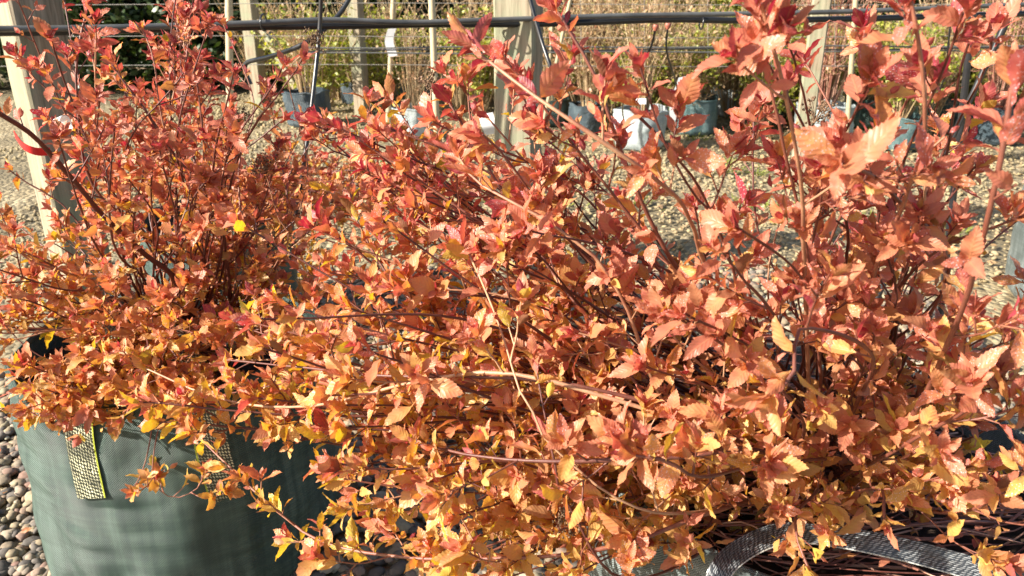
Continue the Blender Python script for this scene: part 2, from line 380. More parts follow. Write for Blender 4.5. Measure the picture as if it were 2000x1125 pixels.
# ------------------------------------------------------------------ leaves
def leaf_template(ns, nc, teeth):
    us = np.linspace(0, 1, ns); vs = np.linspace(-1, 1, nc)
    wid = np.sin(np.pi*us**.80)**.85*(1-.25*us)*.98
    wid = np.interp(us, [0, .08, .2, .4, .55, .7, .85, 1], [.04, .12, .60, .97, .98, .78, .42, 0.0])
    U = np.zeros((ns, nc)); V = np.zeros((ns, nc)); W = np.zeros((ns, nc))
    for i in range(ns):
        for j in range(nc):
            e = abs(vs[j]); tooth = 0.0; du = 0.0
            if teeth and e > .99 and us[i] > .22 and 0 < i < ns-1:
                tooth = teeth*(1 if i % 2 == 0 else -1); du = .35*teeth if i % 2 == 0 else -.1*teeth
            U[i, j] = us[i]+du; V[i, j] = vs[j]; W[i, j] = wid[i]*(1+tooth if e > .99 else 1)
    i = np.arange(ns-1)[:, None]*nc + np.arange(nc-1)[None]
    F = np.stack([i, i+1, i+nc+1, i+nc], -1).reshape(-1, 4)
    return U.ravel(), V.ravel(), W.ravel(), F
TH = leaf_template(23, 5, .06); TM = leaf_template(13, 3, .07); TL = leaf_template(6, 3, False); TS = leaf_template(4, 2, False)

class Leaves:
    def __init__(s): s.b = []; s.d = []; s.n = []; s.p = []
    def add(s, b, d, n, L, wr, fold, curl, tone):
        s.b.append(b); s.d.append(d); s.n.append(n); s.p.append((L, wr, fold, curl, tone, random.random()))
    def mesh(s, mb, lod=None):
        if not s.b: return
        b = np.array(s.b); d = nrm(np.array(s.d)); n = np.array(s.n); p = np.array(s.p)
        n = nrm(n - d*np.sum(n*d, 1, keepdims=True)); sd = np.cross(n, d)
        dist = np.linalg.norm(b-CAM, axis=1)
        sets = [(lod, np.ones(len(b), bool))] if lod is not None else [(TH, dist < .95), (TM, (dist >= .95) & (dist < 1.75)), (TL, dist >= 1.75)]
        for (U, V, W, F), m in sets:
            k = int(m.sum())
            if not k: continue
            L, wr, fold, curl, tone, rnd = [p[m, q][:, None] for q in range(6)]
            u = U[None]; v = V[None]; wv = W[None]*v*wr*L/2
            # arc along the length, V fold and wavy margin across
            ang = curl*u; cc = np.where(np.abs(curl) < 1e-3, 1e-3, curl)
            along = L*np.sin(ang)/cc; lift = -L*(1-np.cos(ang))/cc
            side = wv*np.cos(fold); up = np.abs(wv)*np.sin(fold) + .03*L*np.sin(u*11+rnd*30)*np.abs(v)**2*np.sign(v)*.7 + .02*L*np.sin(u*17+rnd*50)*np.abs(v)
            twist = (rnd-.5)*1.1*u
            s2 = side*np.cos(twist)-up*np.sin(twist); u2 = side*np.sin(twist)+up*np.cos(twist)
            # bend the up axis along the arc
            al = along + u2*np.sin(ang); li = lift + u2*np.cos(ang)
            P = b[m][:, None] + d[m][:, None]*al[..., None] + n[m][:, None]*li[..., None] + sd[m][:, None]*s2[..., None]
            nv = len(U); Fa = F[None]+np.arange(k)[:, None, None]*nv
            uv = np.stack([np.broadcast_to(u, (k, nv)), np.broadcast_to(v*W[None], (k, nv))], -1)
            T = np.stack([np.clip(tone+.16*(u-.35), 0, 1)+0*u, np.broadcast_to(rnd, (k, nv))], -1)
            mb.add(P.reshape(-1, 3), Fa.reshape(-1, 4), uv.reshape(-1, 2), T.reshape(-1, 2))

def perp(a):
    r = np.array([0, 0, 1.0]) if abs(a[2]) < .9 else np.array([1.0, 0, 0])
    e1 = nrm(np.cross(a, r)); return e1, np.cross(a, e1)

def rosette(lv, p, a, size, tone, k, spread=1.0, inner=True):
    "a tuft of leaves round the shoot axis a"
    e1, e2 = perp(a); ph = random.random()*6.28
    for i in range(k):
        q = i/max(1, k-1)                        # 0 outer .. 1 inner
        phi = ph+i*2.4+random.uniform(-.3, .3)
        th = (R(random.uniform(28, 68))*(1-q)+R(random.uniform(12, 34))*q)*spread
        d = a*math.cos(th)+(e1*math.cos(phi)+e2*math.sin(phi))*math.sin(th)
        nn = a+np.array(rng.normal(0, .22, 3))
        L = size*(1.0-.5*q)*random.uniform(.6, 1.25); u_ = random.random()
        tj = random.uniform(-.5, -.25) if u_ < .10 else (random.uniform(.25, .45) if u_ > .90 else 0)
        lv.add(p+a*(q*.008-.004), d, nn, L, random.uniform(.36, .54), R(random.uniform(5, 34)), random.uniform(-.35, .95), tone+tj+(.34*q if inner else 0)+random.gauss(0, .13))

def tone_at(p, base):
    return base + .42*(p[2]-.66)/.45

class Shrub:
    def __init__(s, root, base_tone, leafmat=LEAF, stemmat=STEM, size=.036):
        s.root = np.array(root); s.bt = base_tone; s.lm = leafmat; s.sm = stemmat; s.size = size; s.obs = []
    def clothe(s, st, lv, P, r0, r1, start, gap, depth=0, size=None, light=0, tufts=1.0):
        size = size or s.size
        n = len(P); L = np.concatenate([[0], np.cumsum(np.linalg.norm(np.diff(P, axis=0), axis=1))]); tot = L[-1]
        tt = np.linspace(0, 1, n); rad = r0+(r1-r0)*tt**.8
        rad = rad*(1+.30*(np.sin(L/.026*math.pi+r0*900)**14)); P = P+np.cumsum(rng.normal(0, 1, P.shape), 0)*.00045*(np.arange(n) > 0)[:, None]        # swollen nodes
        tube(st, P, rad, 6 if r0 > .0014 else 4, tone=(light, random.random()))
        T = nrm(np.gradient(P, axis=0)); x = tot*start+random.uniform(0, gap); ph = random.random()*6.28
        while x < tot-.006:
            i = min(n-2, int(np.searchsorted(L, x))-1); f = (x-L[i])/max(1e-6, L[i+1]-L[i]); p = P[i]*(1-f)+P[i+1]*f; t = T[i]
            e1, e2 = perp(t); ph += 2.4+random.uniform(-.4, .4); o = e1*math.cos(ph)+e2*math.sin(ph)
            frac = x/tot
            a = nrm(t*.55+o*.75+np.array([0, 0, .38]))
            if random.random() < tufts:
                if depth == 0 and random.random() < .38 and frac < .93:
                    ln = random.uniform(.05, .15)*(1.1-.5*frac); s.twig(st, lv, p, a, ln, size, light)
                else:
                    sl = random.choice((.004, .008, .014, .024)); q = p+a*sl
                    tube(st, np.array([p, p+a*sl*.5, q]), [.0011, .0009, .0007], 4, tone=(light+.1, 0))
                    rosette(lv, q, a, size*random.uniform(.62, 1.08), tone_at(q, s.bt)+.10*frac+random.gauss(0, .07), random.choice((2, 3, 4, 5, 6)))
            x += gap*random.uniform(.55, 1.5)
        return T
    def twig(s, st, lv, p, a, ln, size, light):
        b = nrm(a+np.array([0, 0, .35])+rng.normal(0, .15, 3)); Q = np.array([p, p+a*ln*.45, p+a*ln*.6+b*ln*.4])
        Q, _ = resample(Q, 7); T = s.clothe(st, lv, Q, .0013, .0007, .22, .021, 1, size*.9, light+.08)
        s.tip(st, lv, Q[-1], T[-1], size)
    def tip(s, st, lv, p, t, size):
        tn = tone_at(p, s.bt)+.14+random.gauss(0, .08)
        rosette(lv, p, nrm(t+np.array([0, 0, .15])), size*random.uniform(.85, 1.15), tn, random.choice((6, 7, 8, 9)), .92)
        for q in range(2): 
            rosette(lv, p-t*.012*(q+1), nrm(t+rng.normal(0, .2, 3)), size*random.uniform(.7, 1.1), tn-.1, random.choice((2, 3)), 1.1)
    def branch(s, pts, r0=.0032, r1=.0011, start=.35, gap=.030, light=None, tufts=1.0, size=None, wig=.006, bare=False, seed=False):
        P, tot = resample(pts, 34)
        k = rng.normal(0, 1, (6, 3)); tt = np.linspace(0, 1, 34)
        off = sum(np.sin(tt[:, None]*math.pi*(j+1.5)+k[j])*k[j]/(j+1.5) for j in range(5))*wig
        P = P+off*np.sin(tt*math.pi)[:, None]**.5
        light = random.choice((.0, .1, .2, .35, .8)) if light is None else light
        st = MB(); lv = Leaves(); T = s.clothe(st, lv, P, r0, r1, start, gap, light=light, tufts=tufts if not bare else 0, size=size)
        if not bare: s.tip(st, lv, P[-1], T[-1], size or s.size)
        s.obs.append((st, lv, (P[-1], T[-1]) if seed else None))
    def finish(s, name, label, cat, group=None):
        root = empty(name, s.root); tag(root, label, cat, group)
        w_ = lambda q: (len(q[1].b)+8)/max(.2, np.mean(np.linalg.norm(np.concatenate(q[0].v)-CAM, axis=1)))**2
        s.obs.sort(key=w_, reverse=True); rest = [q for q in s.obs[100:] if q[2] is None]; s.obs = s.obs[:100]+[q for q in s.obs[100:] if q[2] is not None]
        if rest:
            a, b = MB(), Leaves()
            for st, lv, _ in rest:
                for k in range(len(st.v)): a.add(st.v[k], st.f[k]-sum(len(x) for x in st.v[:k]), st.uv[k], st.tone[k])
                b.b += lv.b; b.d += lv.d; b.n += lv.n; b.p += lv.p
            ob = tag(a.build('branches', s.sm, root, origin=s.root), kind='stuff'); m = MB(); b.mesh(m); m.build('foliage', s.lm, ob, origin=s.root)
        for st, lv, seed in s.obs:
            ob = st.build('branch', s.sm, root, origin=s.root)
            if lv.b:
                m = MB(); lv.mesh(m); m.build('foliage', s.lm, ob, origin=s.root)
            if seed is not None:
                m = seedhead(*seed); m.build('seed_head', SEED, ob, origin=s.root)
        return root

def seedhead(p, t):
    m = MB(); V0, F0 = ico(1); t = nrm(t)
    for i in range(34):
        d = nrm(t*.9+rng.normal(0, .55, 3)); q = p+d*random.uniform(.012, .034)
        mid = p+t*random.uniform(0, .008)+d*.008
        tube(m, np.array([p, mid, q]), [.0006, .0005, .0004], 3)
        for e in range(4):
            m.add(V0*random.uniform(.0010, .0021)+q+rng.normal(0, .0028, 3), F0)
    return m

def rootpt(c, z, spread):
    a = random.random()*6.28; r = spread*math.sqrt(random.random()); return np.array([c[0]+r*math.cos(a), c[1]+r*math.sin(a), z])

def fill(sh, regions, c, zroot, spread=.05, rise=.5, used=0, cap=200):
    for (x0, x1, y0, y1, Y0, Y1, n, kw) in regions:
        for _ in range(n):
            px, py, Yd = random.uniform(x0, x1), random.uniform(y0, y1), random.uniform(Y0, Y1)
            tip = at(px, py, Yd)
            if tip[2] < .12: tip[2] = .12+random.random()*.1
            rt = rootpt(c, zroot, spread); v = tip-rt; ln = np.linalg.norm(v)
            m1 = rt+v*.30+np.array([0, 0, 1])*ln*rise*.30*random.uniform(.2, 1.0)+rng.normal(0, .02, 3)
            m2 = rt+v*.68+np.array([0, 0, 1])*ln*rise*.22*random.uniform(.0, 1.0)+rng.normal(0, .025, 3)
            k = dict(kw); r0 = random.uniform(.0020, .0038)
            sh.branch([rt, m1, m2, tip], r0=r0, wig=.009, **k)

def pts(*a): return [at(*q) for q in a]

# ---- right hand shrub, nearest the camera
BC = (.47, 1.08)
shB = Shrub((.45, 1.02, .36), .20, size=.039)
rB = np.array([.45, 1.02, .37])
keys = [
 dict(p=[(1400, 560, .86), (1345, 420, .76), (1290, 350, .70), (1190, 280, .68), (1060, 190, .70), (925, 88, .76)], r0=.0034, r1=.0015, start=.72, light=.72, gap=.045),
 dict(p=[(1400, 640, .92), (1290, 460, .88), (1215, 300, .86), (1160, 150, .86), (1085, 20, .88)], r0=.004, r1=.0016, start=.55, light=.25, gap=.05, tufts=.6),
 dict(p=[(1585, 820, .90), (1570, 600, .78), (1555, 380, .68), (1530, 200, .64), (1480, 20, .62)], r0=.0035, r1=.0016, start=.6, light=.7, gap=.05, tufts=.7),
 dict(p=[(1600, 820, .92), (1600, 600, .8), (1540, 300, .72), (1500, 120, .7), (1470, -60, .7)], r0=.003, r1=.0012, start=.6, light=.3, gap=.05, tufts=.5),
 dict(p=[(1640, 800, .9), (1700, 560, .78), (1760, 400, .68), (1800, 260, .62), (1790, 120, .60), (1765, 10, .6)], r0=.0035, r1=.0014, start=.55, light=.6, gap=.045, tufts=.7),
 dict(p=[(1680, 920, .88), (1790, 800, .74), (1880, 600, .62), (1925, 470, .56), (1960, 330, .54), (1985, 170, .54)], r0=.0042, r1=.002, start=.5, light=.3, gap=.045),
 dict(p=[(1560, 640, .95), (1480, 480, 1.0), (1465, 350, 1.02), (1468, 230, 1.05)], r0=.0028, r1=.0012, start=.5, light=.1, gap=.045),
 dict(p=[(1450, 872, .74), (1340, 885, .71), (1100, 893, .72), (930, 885, .76), (800, 860, .82)], r0=.0036, r1=.0016, start=.55, light=.1, gap=.035),
 dict(p=[(1400, 850, .78), (1160, 772, .77), (980, 735, .80), (800, 752, .86), (650, 790, .91), (520, 797, .97), (400, 775, 1.03), (262, 715, 1.10)], r0=.0035, r1=.0013, start=.45, light=.85, gap=.04, tufts=.75),
 dict(p=[(1400, 830, .78), (1240, 776, .78), (1100, 745, .79), (980, 735, .82), (760, 732, .88), (600, 715, .95), (450, 700, 1.02)], r0=.0038, r1=.0012, start=.5, light=.15, gap=.04),
 dict(p=[(1380, 1000, .78), (1150, 1075, .74), (840, 1085, .78), (650, 1058, .84), (550, 1000, .9), (440, 900, .98), (350, 815, 1.04)], r0=.0034, r1=.0013, start=.45, light=.5, gap=.028, tufts=1.0),
 dict(p=[(1300, 1000, .74), (1090, 880, .73), (1040, 800, .74), (1005, 740, .76), (960, 600, .84), (905, 480, .94)], r0=.0024, r1=.001, start=.3, light=.9, gap=.05, tufts=.45),
 dict(p=[(1450, 500, .80), (1370, 400, .76), (1300, 280, .74), (1250, 130, .74)], r0=.0028, r1=.001, start=.7, light=.0, gap=.05, tufts=.5),
 dict(p=[(1250, 1125, .74), (1110, 980, .72), (1080, 880, .73), (1040, 700, .78)], r0=.0026, r1=.001, start=.6, light=.0, gap=.05, tufts=.5),
 dict(p=[(1300, 880, .9), (1000, 700, .98), (850, 620, 1.05), (760, 540, 1.1), (690, 420, 1.15)], r0=.003, r1=.0012, start=.4, light=.2),
 dict(p=[(1350, 850, .88), (1170, 640, .92), (1050, 480, .98), (960, 330, 1.02), (880, 200, 1.06)], r0=.003, r1=.0012, start=.45, light=.3),
 dict(p=[(1350, 850, .88), (1200, 560, .84), (1120, 470, .84), (1010, 400, .86), (925, 350, .9), (890, 300, .92)], r0=.0028, r1=.0012, start=.4, light=.7),
 dict(p=[(1500, 700, .9), (1400, 430, .8), (1330, 300, .74), (1240, 200, .74)], r0=.003, r1=.0012, start=.5, light=.1, tufts=.5),
 dict(p=[(1600, 800, .9), (1780, 500, .84), (1700, 370, .84), (1640, 240, .86), (1570, 120, .9)], r0=.0026, r1=.001, start=.5, light=.5, tufts=.5),
 dict(p=[(1620, 860, .9), (1850, 560, .8), (1740, 380, .74), (1680, 330, .6), (1640, 320, .56)], r0=.0028, r1=.0015, start=.8, light=.2, size=.037),
 dict(p=[(1650, 850, .85), (1700, 700, .7), (1560, 640, .62), (1540, 720, .58), (1510, 770, .57)], r0=.0028, r1=.0015, start=.6, light=.2, size=.044),
 dict(p=[(1620, 900, .85), (1480, 900, .72), (1360, 930, .64), (1300, 900, .62), (1240, 890, .62)], r0=.0026, r1=.0015, start=.55, light=.2, size=.042),
 dict(p=[(1650, 930, .85), (1760, 860, .72), (1900, 780, .64), (1900, 750, .62)], r0=.0026, r1=.0015, start=.5, light=.2, size=.042),
 dict(p=[(1660, 960, .85), (1850, 1000, .74), (1980, 960, .66), (2010, 900, .62)], r0=.0026, r1=.0015, start=.4, light=.2, size=.04),
 dict(p=[(1600, 960, .82), (1560, 1000, .74), (1560, 1060, .70), (1575, 1110, .68)], r0=.0024, r1=.0015, start=.2, light=.3, size=.034),
 dict(p=[(1640, 960, .84), (1720, 960, .74), (1730, 1020, .70)], r0=.0022, r1=.0015, start=.3, light=.3, size=.034),
]
for k in keys:
    k = dict(k); p = k.pop('p'); P = [rB+rng.normal(0, .02, 3)*[1, 1, 0]]+pts(*p)
    shB.branch(P, wig=.003, **k)
for p in ([(1300, 800, .95), (1000, 560, 1.1), (880, 380, 1.2), (840, 260, 1.25), (845, 175, 1.28)],
          [(1300, 900, .9), (1150, 1000, .85), (1080, 940, .84), (1100, 990, .8)],
          [(1500, 600, .95), (1560, 330, .98), (1590, 240, 1.0)]):
    shB.branch([rB]+pts(*p), r0=.002, r1=.0008, bare=True, light=.8, seed=True)
D = dict(gap=.036, start=.40, tufts=.82)
SPR = dict(gap=.036, start=.5, tufts=.7, light=.05)
fill(shB, [
 (560, 1000, 230, 430, 1.02, 1.40, 10, dict(gap=.034, start=.5, tufts=.75, size=.033)),
 (450, 1000, 420, 700, .95, 1.3, 13, D),
 (430, 900, 680, 960, .86, 1.1, 8, D),
 (620, 820, 760, 1090, .86, 1.05, 9, dict(gap=.026, start=.45)),
 (1850, 2100, 540, 800, .75, 1.0, 5, D),
 (380, 640, 560, 770, 1.05, 1.25, 6, D),
 (820, 1330, 1000, 1140, .72, .84, 10, dict(gap=.025, start=.5)),
 (1650, 2050, 820, 970, .72, .84, 5, dict(gap=.03, start=.55)),
 (1500, 1680, 980, 1090, .69, .76, 2, dict(gap=.03, start=.55)),
 (650, 1150, 880, 1150, .74, .92, 10, D),
 (1000, 1500, 480, 740, .78, 1.1, 11, D),
 (1580, 2050, -40, 300, .72, 1.0, 4, dict(gap=.05, start=.65, tufts=.55)),
 (1520, 2080, 320, 620, .66, 1.1, 8, D),
 (1250, 2060, 620, 1000, .62, .95, 11, D),
 (820, 1080, 60, 300, .85, 1.15, 6, dict(gap=.034, start=.5, tufts=.75)),
 (600, 860, 220, 400, 1.1, 1.4, 8, SPR),
 (1450, 1540, -20, 200, .66, .9, 2, SPR),
 (1560, 2050, -40, 330, .62, .95, 5, SPR),
 
 (500, 1120, 380, 700, .76, .98, 16, dict(gap=.045, start=.72, tufts=.55, light=.0, size=.038)),
 (1250, 1900, 380, 700, .62, .85, 9, dict(gap=.04, start=.65, tufts=.6, light=.0, size=.034)),
 (250, 560, 700, 930, .95, 1.1, 5, dict(gap=.03, start=.6)),
], BC, .37, .05, .3)
shB.finish('spirea_shrub', 'large orange and red leaved shrub filling the centre and right foreground', 'shrub', 'orange leaved shrubs in the bags')

# ---- left hand shrub
AC = (-.682, 1.47)
shA = Shrub((-.64, 1.47, .37), .22, size=.034)
rA = np.array([-.62, 1.46, .38])
for k in [
 dict(p=[(350, 555, 1.32), (290, 500, 1.26), (200, 415, 1.18), (130, 335, 1.12), (60, 260, 1.06), (-15, 210, 1.0)], r0=.0065, r1=.0032, start=.5, light=.0, gap=.05),
 dict(p=[(420, 600, 1.4), (215, 400, 1.34), (165, 320, 1.33), (150, 240, 1.33), (145, 130, 1.34), (170, 10, 1.36)], r0=.0045, r1=.0018, start=.45, light=.15, gap=.03),
 dict(p=[(450, 600, 1.42), (430, 460, 1.36), (400, 370, 1.34), (340, 290, 1.33), (290, 210, 1.33), (220, 120, 1.34)], r0=.005, r1=.0016, start=.4, light=.15, gap=.03),
 dict(p=[(440, 560, 1.42), (420, 400, 1.4), (330, 270, 1.4), (300, 120, 1.42), (280, 60, 1.44)], r0=.003, r1=.0012, start=.5, light=.6, gap=.035),
 dict(p=[(300, 640, 1.3), (240, 735, 1.16), (120, 760, 1.12), (60, 800, 1.12), (110, 830, 1.10)], r0=.003, r1=.0012, start=.45, light=.15, gap=.03),
 dict(p=[(350, 680, 1.25), (300, 900, 1.10), (330, 972, 1.10), (385, 955, 1.1), (400, 920, 1.1)], r0=.0014, r1=.001, start=.75, light=.5, gap=.03),
 dict(p=[(340, 680, 1.25), (280, 900, 1.12), (250, 968, 1.12), (285, 950, 1.11), (305, 935, 1.1)], r0=.0014, r1=.001, start=.9, light=.5, gap=.03),
 dict(p=[(500, 600, 1.4), (560, 420, 1.45), (540, 280, 1.5), (520, 170, 1.5)], r0=.003, r1=.0012, start=.45, light=.3),
 dict(p=[(480, 560, 1.42), (470, 330, 1.5), (500, 200, 1.55), (440, 50, 1.6)], r0=.0028, r1=.0009, start=.6, light=.5, tufts=.35),
]:
    k = dict(k); p = k.pop('p'); shA.branch([rA+rng.normal(0, .02, 3)*[1, 1, 0]]+pts(*p), wig=.003, **k)
for p in ([(500, 600, 1.45), (600, 350, 1.5), (560, 150, 1.5), (605, 92, 1.5)], [(440, 600, 1.4), (460, 400, 1.4), (445, 300, 1.4), (460, 245, 1.38)],
          [(480, 600, 1.4), (560, 470, 1.35), (540, 420, 1.35), (520, 340, 1.35)]):
    shA.branch([rA]+pts(*p), r0=.002, r1=.0008, bare=True, light=.7, seed=True)
fill(shA, [
 (-20, 440, -80, 230, 1.2, 1.75, 15, dict(gap=.032, start=.45, tufts=.85)),
 (-40, 520, 180, 450, 1.1, 1.7, 17, D),
 (400, 690, 230, 430, 1.2, 1.7, 9, dict(gap=.036, start=.45, tufts=.8)),
 (-120, 150, 430, 740, 1.15, 1.5, 15, D),
 (120, 480, 540, 740, 1.12, 1.4, 14, D),
 (60, 420, 700, 800, 1.06, 1.2, 12, dict(gap=.024, start=.4)),
 (90, 330, 770, 830, 1.06, 1.14, 5, dict(gap=.024, start=.5)),
 (-60, 140, 560, 720, 1.1, 1.4, 6, D),
 (350, 650, 420, 700, 1.25, 1.6, 11, D),
 (300, 640, 640, 780, 1.1, 1.25, 9, D),
 (480, 740, 530, 680, 1.3, 1.55, 8, dict(gap=.030, start=.4)),
 (120, 460, 700, 800, 1.08, 1.15, 4, dict(gap=.028, start=.5)),
 (60, 600, 60, 420, 1.05, 1.3, 14, dict(gap=.045, start=.68, tufts=.5, light=.0, size=.03)),
], AC, .38, .06, .28)
shA.finish('spirea_shrub', 'orange red shrub growing from the green bag at the left', 'shrub', 'orange leaved shrubs in the bags')

# ---- shrub standing behind, between the two
CC = (-1.0, 2.6)
shC = Shrub((CC[0], CC[1], .38), .36, size=.034)
fill(shC, [(330, 960, 300, 450, 1.9, 2.7, 30, dict(gap=.034, start=.35)), (450, 1000, 380, 560, 1.9, 2.4, 16, dict(gap=.034, start=.35))], CC, .38, .07, .28)
shC.finish('spirea_shrub', 'smaller orange shrub standing further back behind the left bag', 'shrub', 'orange leaved shrubs in the bags')

# ------------------------------------------------------------------ grow bags
def bag_surface(Rr, H, seed, taper=.965, bulge=.05, wrinkle=.006, na=128, nz=44, sag=0.0):
    th = np.linspace(0, 2*np.pi, na+1); z = np.linspace(0, 1, nz)
    V = np.zeros((nz, na+1, 3)); UV = np.zeros((nz, na+1, 2))
    for i, q in enumerate(z):
        rr = Rr*(taper+(1-taper)*q+bulge*math.sin(math.pi*min(1, q*1.02))**.7)*(1-.10*max(0, .08-q)/.08)
        for j, t in enumerate(th):
            c, s_ = math.cos(t), math.sin(t)
            fo = noise.noise((c*1.7, s_*1.7, q*1.4+seed))*wrinkle*2.0+noise.noise((c*4.5+q*1.5, s_*4.5, q*3.0+seed))*wrinkle+abs(noise.noise((c*3+q*4, s_*3-q*2, q*7+seed*3)))*wrinkle*1.2
            zz = H*q + (sag*noise.noise((c*1.3, s_*1.3, seed+9))*q**3)
            V[i, j] = ((rr+fo)*c, (rr+fo)*s_, zz); UV[i, j] = (t*Rr, q*H)
    return V, UV
def grid_faces(n, m):
    i = np.arange(n-1)[:, None]*m+np.arange(m-1)[None]; return np.stack([i, i+1, i+m+1, i+m], -1).reshape(-1, 4)
def grow_bag(name, c, Rr, H, mat, label, cat='grow bag', group=None, seed=1.0, na=128, nz=44, fillz=.88, wrinkle=.006, sag=.012):
    root = empty(name, (c[0], c[1], GZ)); tag(root, label, cat, group)
    V, UV = bag_surface(Rr, H, seed, na=na, nz=nz, wrinkle=wrinkle, sag=sag)
    m = MB(); m.add(V, grid_faces(nz, na+1), UV)
    b = V[0]; m.add(np.vstack([b, [[0, 0, 0.0]]]), np.array([[j+1, j, na+1] for j in range(na)]))
    # inner face of the wall, a few millimetres in, down to the compost
    nin = 12; top = V[-1]; rows = [top]
    for k in range(nin):
        q = k/(nin-1); r = top.copy(); s_ = 1-(.012+.004*q); r[:, 0] *= s_; r[:, 1] *= s_; r[:, 2] -= q*H*(1-fillz+.1) - (.003 if k == 0 else 0); rows.append(r)
    I = np.array(rows); m.add(I, grid_faces(nin+1, na+1), np.stack([np.broadcast_to(UV[-1, :, 0], (nin+1, na+1)), np.broadcast_to(np.linspace(0, .1, nin+1)[:, None], (nin+1, na+1))], -1))
    m.build('fabric_wall', mat, root)
    # rolled hem
    h = MB(); P = top.copy(); P[:, 2] -= .006; P[:, :2] *= .996; tube(h, P, .0065, 8, cap=False); h.build('hem', mat, root)
    k = MB(); nr = 14; rr = np.linspace(0, .965, nr); tt = np.linspace(0, 2*np.pi, 49); W = np.zeros((nr, 49, 3))
    for i, q in enumerate(rr):
        for j, t in enumerate(tt):
            x, y = q*Rr*math.cos(t), q*Rr*math.sin(t); W[i, j] = (x, y, H*fillz+.012*noise.noise((x*14, y*14, seed))+.006*noise.noise((x*50, y*50, seed)))
    k.add(W, grid_faces(nr, 49)); k.build('compost', COMPOST, root)
    return root, V
def strap(P, nh, width, mat, parent, origin, name='handle_strap', thick=.0022, n=60):
    P, L = resample(P, n); nh = np.asarray(nh, float); nh = np.stack([np.interp(np.linspace(0, 1, n), np.linspace(0, 1, len(nh)), nh[:, k]) for k in range(3)], 1)
    T = nrm(np.gradient(P, axis=0)); W = nrm(np.cross(T, nh)); Nn = nrm(np.cross(W, T))
    us = np.linspace(0, 1, 13); m = MB(); rows = []
    for sgn in (1, -1):
        V = P[:, None]+W[:, None]*((us-.5)*width)[None, :, None]+Nn[:, None]*(sgn*thick/2*np.where((us > .01) & (us < .99), 1, .3))[None, :, None]
        V = V + Nn[:, None]*(.0015*np.sin(np.linspace(0, 23, n))[:, None]*np.sin(us*4)[None])[..., None]
        f = grid_faces(n, 13); f = f if sgn < 0 else f[:, ::-1]
        m.add(V, f, np.stack([np.broadcast_to(us, (n, 13)), np.broadcast_to(np.linspace(0, L, n)[:, None], (n, 13))], -1)); rows.append(V)
    for k in (0, 12):
        E = np.stack([rows[0][:, k], rows[1][:, k]], 1); m.add(E, grid_faces(n, 2), np.full((n*2, 2), .99))
    return m.build(name, mat, parent, origin=origin)

HB = .50
bagA, VA = grow_bag('grow_bag', AC, .288, HB, BAGG, 'big dark green woven bag at the bottom left with yellow flecked straps', group='woven grow bags in the foreground', seed=2.3, na=200, nz=70, wrinkle=.009)
def on_bag(c, V, px, py, off=.006):
    "where the sight line meets the bag wall, pushed out a little"
    d = RT*((px-1000)/FPX)+UP*((562.5-py)/FPX)+FW; Wd = V.reshape(-1, 3)+np.array([c[0], c[1], GZ])
    r = Wd-CAM; t = r@d/np.dot(d, d); dist = np.linalg.norm(r-t[:, None]*d, axis=1); dist[(Wd[:, 1] > c[1])] = 9
    p = Wd[np.argmin(dist)]; n_ = nrm(np.array([p[0]-c[0], p[1]-c[1], 0])); return p+n_*off, n_
def make_handle(c, V, left, right, arch, width, mat, bag, z_out=.3):
    P = []; Nh = []
    for q in left:
        p, n_ = on_bag(c, V, *q); P.append(p); Nh.append(n_)
    for a, hn in arch: P.append(a); Nh.append(nrm(hn))
    for q in right:
        p, n_ = on_bag(c, V, *q); P.append(p); Nh.append(n_)
    return strap(P, Nh, width, mat, bag, (c[0], c[1], GZ), n=110)
lf = np.array([-.5, -.8, .2])
make_handle(AC, VA, [(182, 972), (170, 900), (160, 835)], [(395, 800), (415, 880), (440, 968)],
            [(at(152, 770, 1.19), lf), (at(160, 700, 1.22), (-.6, -.6, .5)), (at(205, 655, 1.27), (-.5, -.3, .8)), (at(280, 640, 1.29), (-.1, -.2, .95)), (at(340, 665, 1.26), (.5, -.4, .6)), (at(370, 730, 1.21), (.3, -.8, .4))],
            .056, WEBY, bagA)

bagB, VB = grow_bag('grow_bag', BC, .335, HB, BAGB, 'grey green woven bag at the bottom right with white flecked handle strap', group='woven grow bags in the foreground', seed=5.1, na=160, nz=50, wrinkle=.01)
un = (0, -.55, .85)
strap([at(1395, 1190, .735), at(1405, 1120, .745), at(1450, 1074, .775), at(1530, 1042, .80), at(1640, 1050, .80), at(1740, 1068, .78), at(1850, 1096, .76), at(1930, 1125, .745), at(1990, 1190, .74)],
      [(-.3, -.9, .3), un, (0, -.4, .9), (0, -.7, .7), (0, -.9, .45), (.2, -.9, .5)], .027, WEBW, bagB, (BC[0], BC[1], GZ), n=110)
bagC, _ = grow_bag('grow_bag', CC, .24, .42, BAGG, 'dark green bag partly hidden behind the left shrub', seed=7.7, na=96, nz=30, group='woven grow bags in the foreground')
DC = (2.2, 2.85)
bagD, _ = grow_bag('grow_bag', DC, .28, .44, BAGB, 'grey green bag cut by the right edge of the photo', seed=9.7, na=96, nz=30, group='woven grow bags in the foreground')

